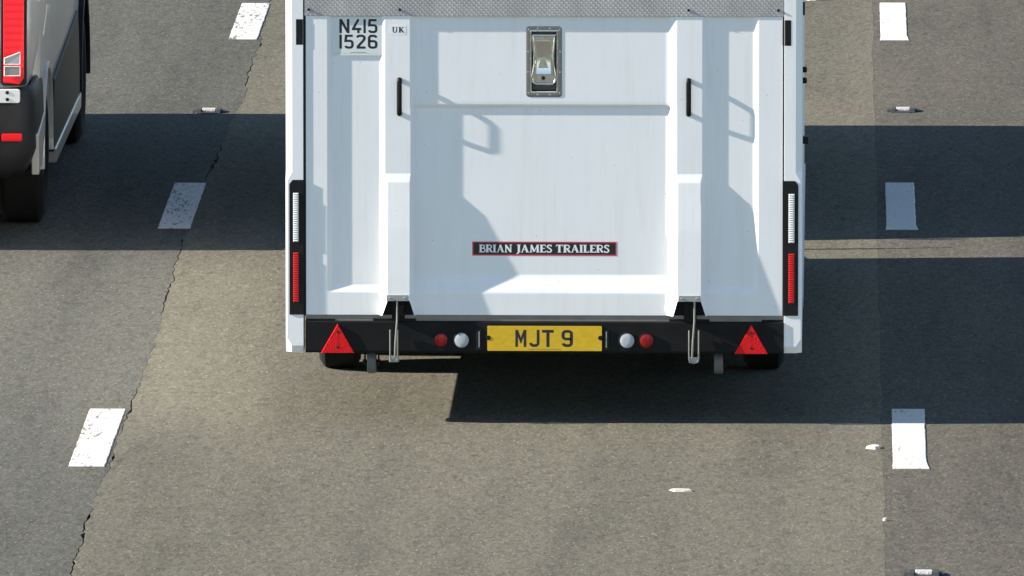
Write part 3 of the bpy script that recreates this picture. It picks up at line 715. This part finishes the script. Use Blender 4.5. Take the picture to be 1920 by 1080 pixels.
def wheel(parent, x, y, r, wd, sgn, name='wheel', rimr=.6, n=40, rim_mat='galv'):
    b = MB(); a = wd / 2
    b.lathe([(-a*.8, r*rimr), (-a*.98, r*.74), (-a, r*.86), (-a*.82, r*.965), (-a*.7, r), (a*.7, r), (a*.82, r*.965), (a, r*.86), (a*.98, r*.74), (a*.8, r*rimr)], (x, y, r), 'x', n, cap=False)
    wo = b.build(name, M['rubber'], parent, 0, True)
    b = MB(); q = sgn
    b.lathe([(q*a*.8, r*rimr), (q*a*.55, r*rimr*.92), (q*a*.35, r*rimr*.55), (q*a*.5, r*rimr*.35), (q*a*.6, r*.09)], (x, y, r), 'x', n); b.build('rim', M[rim_mat], wo, 0, True)
    b = MB(); b.lathe([(-q*a*.3, r*rimr*.98), (-q*a*.2, .03)], (x, y, r), 'x', n); b.build('hub', M['black'], wo)
    for k in range(5):
        b = MB(); an = 2*PI*k/5; b.lathe([(q*a*.40, .011), (q*a*.62, .009)], (x, y + r*rimr*.4*math.cos(an), r + r*rimr*.4*math.sin(an)), 'x', 8)
        b.build('wheel_nut', M['black'], wo)
    return wo
for s in (-1, 1):
    for yy in (2.05, 2.68, 3.31):
        if yy > 3: continue
        wheel(T, xc + s * (hw - .085 - .095), yy, .272, .19, s)
bb = MB()
for yy in (2.05, 2.68): bb.tube([(xc - .78, yy, .272), (xc + .78, yy, .272)], .035, 10)
bb.build('axle', M['black'], T, 0, True)
for s in (-1, 1):
    bb = MB(); xx = xc + s*(hw - .18)
    bb.prism_yz([(1.72, .40), (1.80, .575), (2.95, .575), (3.03, .40), (3.015, .40), (2.94, .56), (1.81, .56), (1.735, .40)], xx - .11, xx + .11); bb.build('mudguard', M['black_plastic'], T)
# A-frame, coupling and jockey wheel
bb = MB()
for s in (-1, 1): bb.tube([(xc + s*.22, LEN - .6, .48), (xc + s*.03, LEN + .85, .42)], .03, 8)
bb.tube([(xc, LEN + .7, .42), (xc, LEN + 1.15, .42)], .035, 10)
bb.build('drawbar', M['galv'], T, 0, True)
jx, jy = xc + .10, LEN + .50
bb = MB(); bb.tube([(jx, jy, .17), (jx, jy, .66)], .020, 10); bb.tube([(jx, jy, .64), (jx, jy, .72)], .011, 8); bb.tube([(jx, jy, .70), (jx + .10, jy + .03, .71), (jx + .10, jy + .03, .77)], .009, 8)
jw = bb.build('jockey_stand', M['galv'], T, 0, True)
bb = MB(); bb.lathe([(-.025, .06), (-.03, .095), (.03, .095), (.025, .06)], (jx, jy, .20), 'x', 20); bb.build('jockey_wheel', M['rubber'], jw, 0, True)

# ------------------------------------------------------------------ vans and cars
def loft_body(name, stations, outline, material, parent, cuts=()):
    """stations: (y, half width, bottom z, top z); outline(hw, zb, zt) -> right half points from bottom to top"""
    rings = []
    for (y, hwid, zb, zt) in stations:
        rp = outline(hwid, zb, zt)
        rings.append([(x, y, z) for x, z in rp] + [(-x, y, z) for x, z in rp[::-1]])
    n = len(rings[0]); vs = [q for r in rings for q in r]; fs = []
    for i in range(len(rings) - 1):
        for k in range(n): fs.append((i*n+k, i*n+(k+1) % n, (i+1)*n+(k+1) % n, (i+1)*n+k))
    fs += [tuple(range(n)), tuple((len(rings)-1)*n + k for k in range(n-1, -1, -1))]
    b = MB(); b.add(vs, fs); o = b.build(name, material, parent, 0, False)
    tmp = []
    for (y, z, r) in cuts:
        c = MB(); c.lathe([(-2, r), (2, r)], (0, y, z), 'x', 40); co = c.build('cut', material); tmp.append(co)
        md = o.modifiers.new('cut', 'BOOLEAN'); md.operation = 'DIFFERENCE'; md.object = co; md.solver = 'EXACT'
    if cuts:
        # inner core so that the arches keep their sides: keep a solid block between the wheels
        bpy.context.view_layer.update()
        # temporary clear of parents for the evaluation
        dg = bpy.context.evaluated_depsgraph_get(); me = bpy.data.meshes.new_from_object(o.evaluated_get(dg))
        o.modifiers.clear(); o.data = me
        for co in tmp: bpy.data.objects.remove(co, do_unlink=True)
    o.data.set_sharp_from_angle(angle=R(30))
    for p in o.data.polygons: p.use_smooth = True
    return o
def van_outline(hwid, zb, zt):
    pts = [(hwid - .10, zb), (hwid - .045, zb + .03)]
    H_ = zt - zb
    for z, k in ((.12, -.012), (.2, 0.0), (.35, .004), (.52, -.006), (.68, -.03), (.82, -.065)): pts.append((hwid + k, zb + H_ * z))
    r = min(.16, H_ * .15); x1, z1 = hwid - .085, zt - r
    for k in range(5): a = R(90*k/4); pts.append((x1 - r + r*math.cos(a), z1 + r*math.sin(a)))
    return pts

VX, VY = -4.885, 75.08
van = empty('panel_van', (VX, VY, 0), 'silver grey panel van with black bumper and tall red tail lamp', 'van')
HW = .95
st = [(0.0, HW-.085, .80, 2.42), (.012, HW-.055, .79, 2.45), (.035, HW-.03, .785, 2.47), (.075, HW-.012, .78, 2.485), (.14, HW-.002, .775, 2.49), (.6, HW, .74, 2.50), (.62, HW, .45, 2.50), (1.22, HW, .30, 2.50), (3.0, HW, .30, 2.50), (4.1, HW, .30, 2.48), (4.55, HW-.005, .30, 2.38), (4.9, HW-.01, .30, 2.05), (5.25, HW-.02, .30, 1.68), (5.55, HW-.035, .30, 1.36), (5.8, HW-.07, .30, 1.14), (5.96, HW-.15, .32, .96), (6.04, HW-.3, .36, .82)]
RW, FW = 1.24, 4.84
body = loft_body('body', st, van_outline, M['silver'], van, cuts=((RW, .36, .42), (FW, .36, .42)))
for s in (-1, 1):
    for yy in (RW, FW): wheel(van, s * (.832 if yy == RW else .845), yy, .345, .225, s, rimr=.62, rim_mat='alloy')
bb = MB(); bb.box(-.68, .68, .7, 5.4, .30, .55); bb.build('underbody', M['black'], van)
# black bumper wrapping the rear corner
def plan_bumper():
    out = [(-.958, .80), (-.962, .40), (-.958, .16), (-.945, .06), (-.918, .0), (-.86, -.045), (-.72, -.07), (0, -.085)]
    out = out + [(-x, y) for x, y in out[-2::-1]]
    return out
pb = plan_bumper(); bb = MB(); lev = [(.36, .93, .05), (.42, .97, .02), (.50, 1.0, 0), (.58, 1.0, 0.0), (.66, .998, .002), (.74, .994, .02), (.79, .985, .035), (.81, .97, .045)]
vs = []; n = len(pb)
for z, k, fwd in lev: vs += [(x*k, y + fwd, z) for x, y in pb]
fs = [(i*n+j, i*n+j+1, (i+1)*n+j+1, (i+1)*n+j) for i in range(len(lev)-1) for j in range(n-1)]
bb.add(vs, fs); bp_ = bb.build('rear_bumper', M['grey_plastic'], van, 0, True)
sd = bp_.modifiers.new('thick', 'SOLIDIFY'); sd.thickness = .03; sd.offset = -1
for s in (-1, 1):
    # red reflector set in the bumper
    bb = MB(); bb.prism_xz(rrect(s*.843 - .050, s*.843 + .050, .552, .589, .006, 3), -.074, -.030); bb.build('bumper_reflector', M['van_red'], van, .003)
    # silver corner piece low on the bumper
    bb = MB(); bb.prism_yz([(.12, .565), (.74, .61), (.72, .50), (.40, .38), (.16, .36)], min(s*.93, s*.9665), max(s*.93, s*.9665)); bb.build('bumper_corner', M['silver'], van, .004)
    # tail lamp: dark surround, red lens, clear windows
    x0_, x1_ = (.796, .902) if s > 0 else (-.902, -.796)
    sur = MB(); sur.prism_xz(rrect(x0_ - .009, x1_ + .012, .822, 1.272, .018), -.016, .04); su = sur.build('tail_lamp', M['black_plastic'], van, .004)
    ins, ous = (x0_, x1_) if s > 0 else (x1_, x0_)
    bb = MB(); bb.prism_xz([(ins + s*.004, .838), (ous - s*.022, .830), (ous, .862), (ous, 1.245), (ous - s*.02, 1.262), (ins + s*.003, 1.245)], -.028, .0); bb.build('red_lens', M['van_red'], su, .004)
    for z0_, z1_, z2_ in ((.873, .920, .920), (.930, .960, .990)):
        bb = MB(); bb.prism_xz([(ins + s*.010, z0_), (ous - s*.018, z0_), (ous - s*.018, z2_), (ins + s*.010, z1_)], -.0315, -.0285); q = bb.build('clear_window', M['lamp_grey'], su)
        bb = MB(); pts_ = [(ins + s*.010, z0_), (ous - s*.018, z0_), (ous - s*.018, z2_), (ins + s*.010, z1_)]
        loop = [(x, -.031, z) for x, z in pts_]; loop.append(loop[0]); bb.tube(loop, .0028, 6); bb.build('trim', M['hinge_grey'], q)
    # rear door with hinges
    xa, xb = sorted((s*.006, s*.783)); dd = box('rear_door', M['silver'], van, xa, xb, -.020, .03, .80, 2.30, bevel=.01)
    xa, xb = sorted((s*.12, s*.66)); box('door_window', M['glass'], dd, xa, xb, -.026, -.019, 1.52, 2.12, bevel=.01)
    for z in (.775, 1.42, 2.10):
        hb = MB(); hb.prism_xz(rrect(min(s*.70, s*.884), max(s*.70, s*.884), z - .034, z + .034, .010, 3), -.062, -.040); ho = hb.build('door_hinge', M['hinge_grey'], van, .003)
        for q in (-.016, .018):
            r_ = MB(); r_.lathe([(-.003, .004), (-.002, .009), (0, .009)], (s*.822, -.0621, z + q), 'y', 12); r_.build('hinge_bolt', M['black'], ho)
    # side cladding, arch lips, sill and mirror
    x = s * 1.0
    def clad(name, pts, a, c, m_): 
        q = MB(); q.prism_yz(pts, min(s*a, s*c), max(s*a, s*c)); return q.build(name, m_, van, .006)
    clad('side_cladding', [(1.70, .30), (4.36, .30), (4.38, .36), (4.30, .62), (4.22, .76), (1.80, .66), (1.70, .50)], .93, .962, M['grey_plastic'])
    clad('sill', [(1.75, .24), (4.3, .24), (4.34, .315), (1.71, .315)], .88, .972, M['silver'])
    for yy, dk, w1 in ((RW, 'silver', .962), (FW, 'grey_plastic', .974)):
        pts = [(yy + .45*math.cos(R(a)), .36 + .45*math.sin(R(a))) for a in range(-6, 187, 8)] + [(yy + .415*math.cos(R(a)), .36 + .415*math.sin(R(a))) for a in range(186, -7, -8)]
        clad('wheel_arch', pts, .92, w1, M[dk])
    clad('front_door_window', [(3.8, 1.42), (4.82, 1.42), (4.52, 2.0), (3.8, 2.0)], .85, .93, M['glass'])
    q = MB(); q.box(min(s*.97, s*1.14), max(s*.97, s*1.14), 4.78, 4.92, 1.38, 1.72); mi = q.build('door_mirror', M['black_plastic'], van, .02, True)
    q = MB(); q.prism_xz(rrect(min(s*.60, s*.84), max(s*.60, s*.84), .74, .98, .03), 5.85, 5.97); q.build('headlamp', M['led_clear'], van)
bb = MB(); bb.add([(-.76, 4.66, 2.28), (.76, 4.66, 2.28), (.80, 5.50, 1.43), (-.80, 5.50, 1.43), (-.76, 4.63, 2.26), (.76, 4.63, 2.26), (.80, 5.47, 1.41), (-.80, 5.47, 1.41)], [(0,1,2,3), (4,7,6,5), (0,4,5,1), (1,5,6,2), (2,6,7,3), (3,7,4,0)]); bb.build('windscreen', M['glass'], van)

# the van's tail leans forward above the lamps
done = set()
for o in list(van.children_recursive):
    if o.type != 'MESH' or o.data.name in done: continue
    done.add(o.data.name)
    for v in o.data.vertices:
        if v.co.z > 0.95 and v.co.y < 1.6: v.co.y += 0.20 * (v.co.z - 0.95) * (1 - max(0, v.co.y) / 1.6)
# tow car ahead of the trailer
TX, TY = X0 + .01, 75.95
car = empty('tow_car', (TX, TY, 0), 'dark estate car hidden ahead of the white trailer, towing it', 'car')
def car_outline(hwid, zb, zt):
    H_ = zt - zb; pts = [(hwid - .10, zb), (hwid - .03, zb + .04)]
    for z, k in ((.18, 0), (.38, .005), (.52, -.02), (.72, -.12), (.90, -.22)): pts.append((hwid + k * (1 if H_ > 1 else .4), zb + H_ * z))
    pts += [(hwid - .30 if H_ > 1 else hwid - .16, zt - .03), (hwid - .42 if H_ > 1 else hwid - .3, zt)]
    return pts
st = [(0, .80, .36, 1.05), (.03, .88, .32, 1.30), (.12, .925, .28, 1.50), (.35, .94, .26, 1.70), (.8, .95, .25, 1.74), (2.2, .95, .25, 1.74), (2.7, .95, .25, 1.62), (3.3, .945, .25, 1.16), (4.0, .93, .25, 1.06), (4.5, .88, .28, .92), (4.68, .78, .33, .78)]
cb = loft_body('body', st, car_outline, M['car_paint'], car, cuts=((.95, .35, .40), (3.75, .35, .40)))
for s in (-1, 1):
    for yy in (.95, 3.75): wheel(car, s*.82, yy, .345, .215, s, rimr=.66, rim_mat='alloy')
    q = MB(); q.box(min(s*.62, s*.86), max(s*.62, s*.86), -.02, .06, .86, 1.02); q.build('tail_lamp', M['red_lens'], car, .01)
    q = MB(); q.box(min(s*.94, s*1.06), max(s*.94, s*1.06), 2.98, 3.08, 1.08, 1.22); q.build('door_mirror', M['car_paint'], car, .02, True)
    q = MB(); q.prism_yz([(.55, 1.18), (2.95, 1.18), (2.45, 1.56), (.75, 1.56)], min(s*.80, s*.885), max(s*.80, s*.885)); q.build('side_window', M['glass'], car)
    q = MB(); q.box(min(s*.5, s*.78), max(s*.5, s*.78), 4.45, 4.62, .66, .80); q.build('headlamp', M['led_clear'], car, .01)
q = MB(); q.box(-.6, .6, .10, .16, 1.12, 1.52); q.build('rear_window', M['glass'], car)
q = MB(); q.box(-.60, .60, .6, 4.2, .25, .45); q.build('underbody', M['black'], car)
q = MB(); q.tube([(0, .3, .36), (0, -.12, .38), (0, -.16, .44)], .03, 10); q.build('tow_ball', M['black'], car, 0, True)
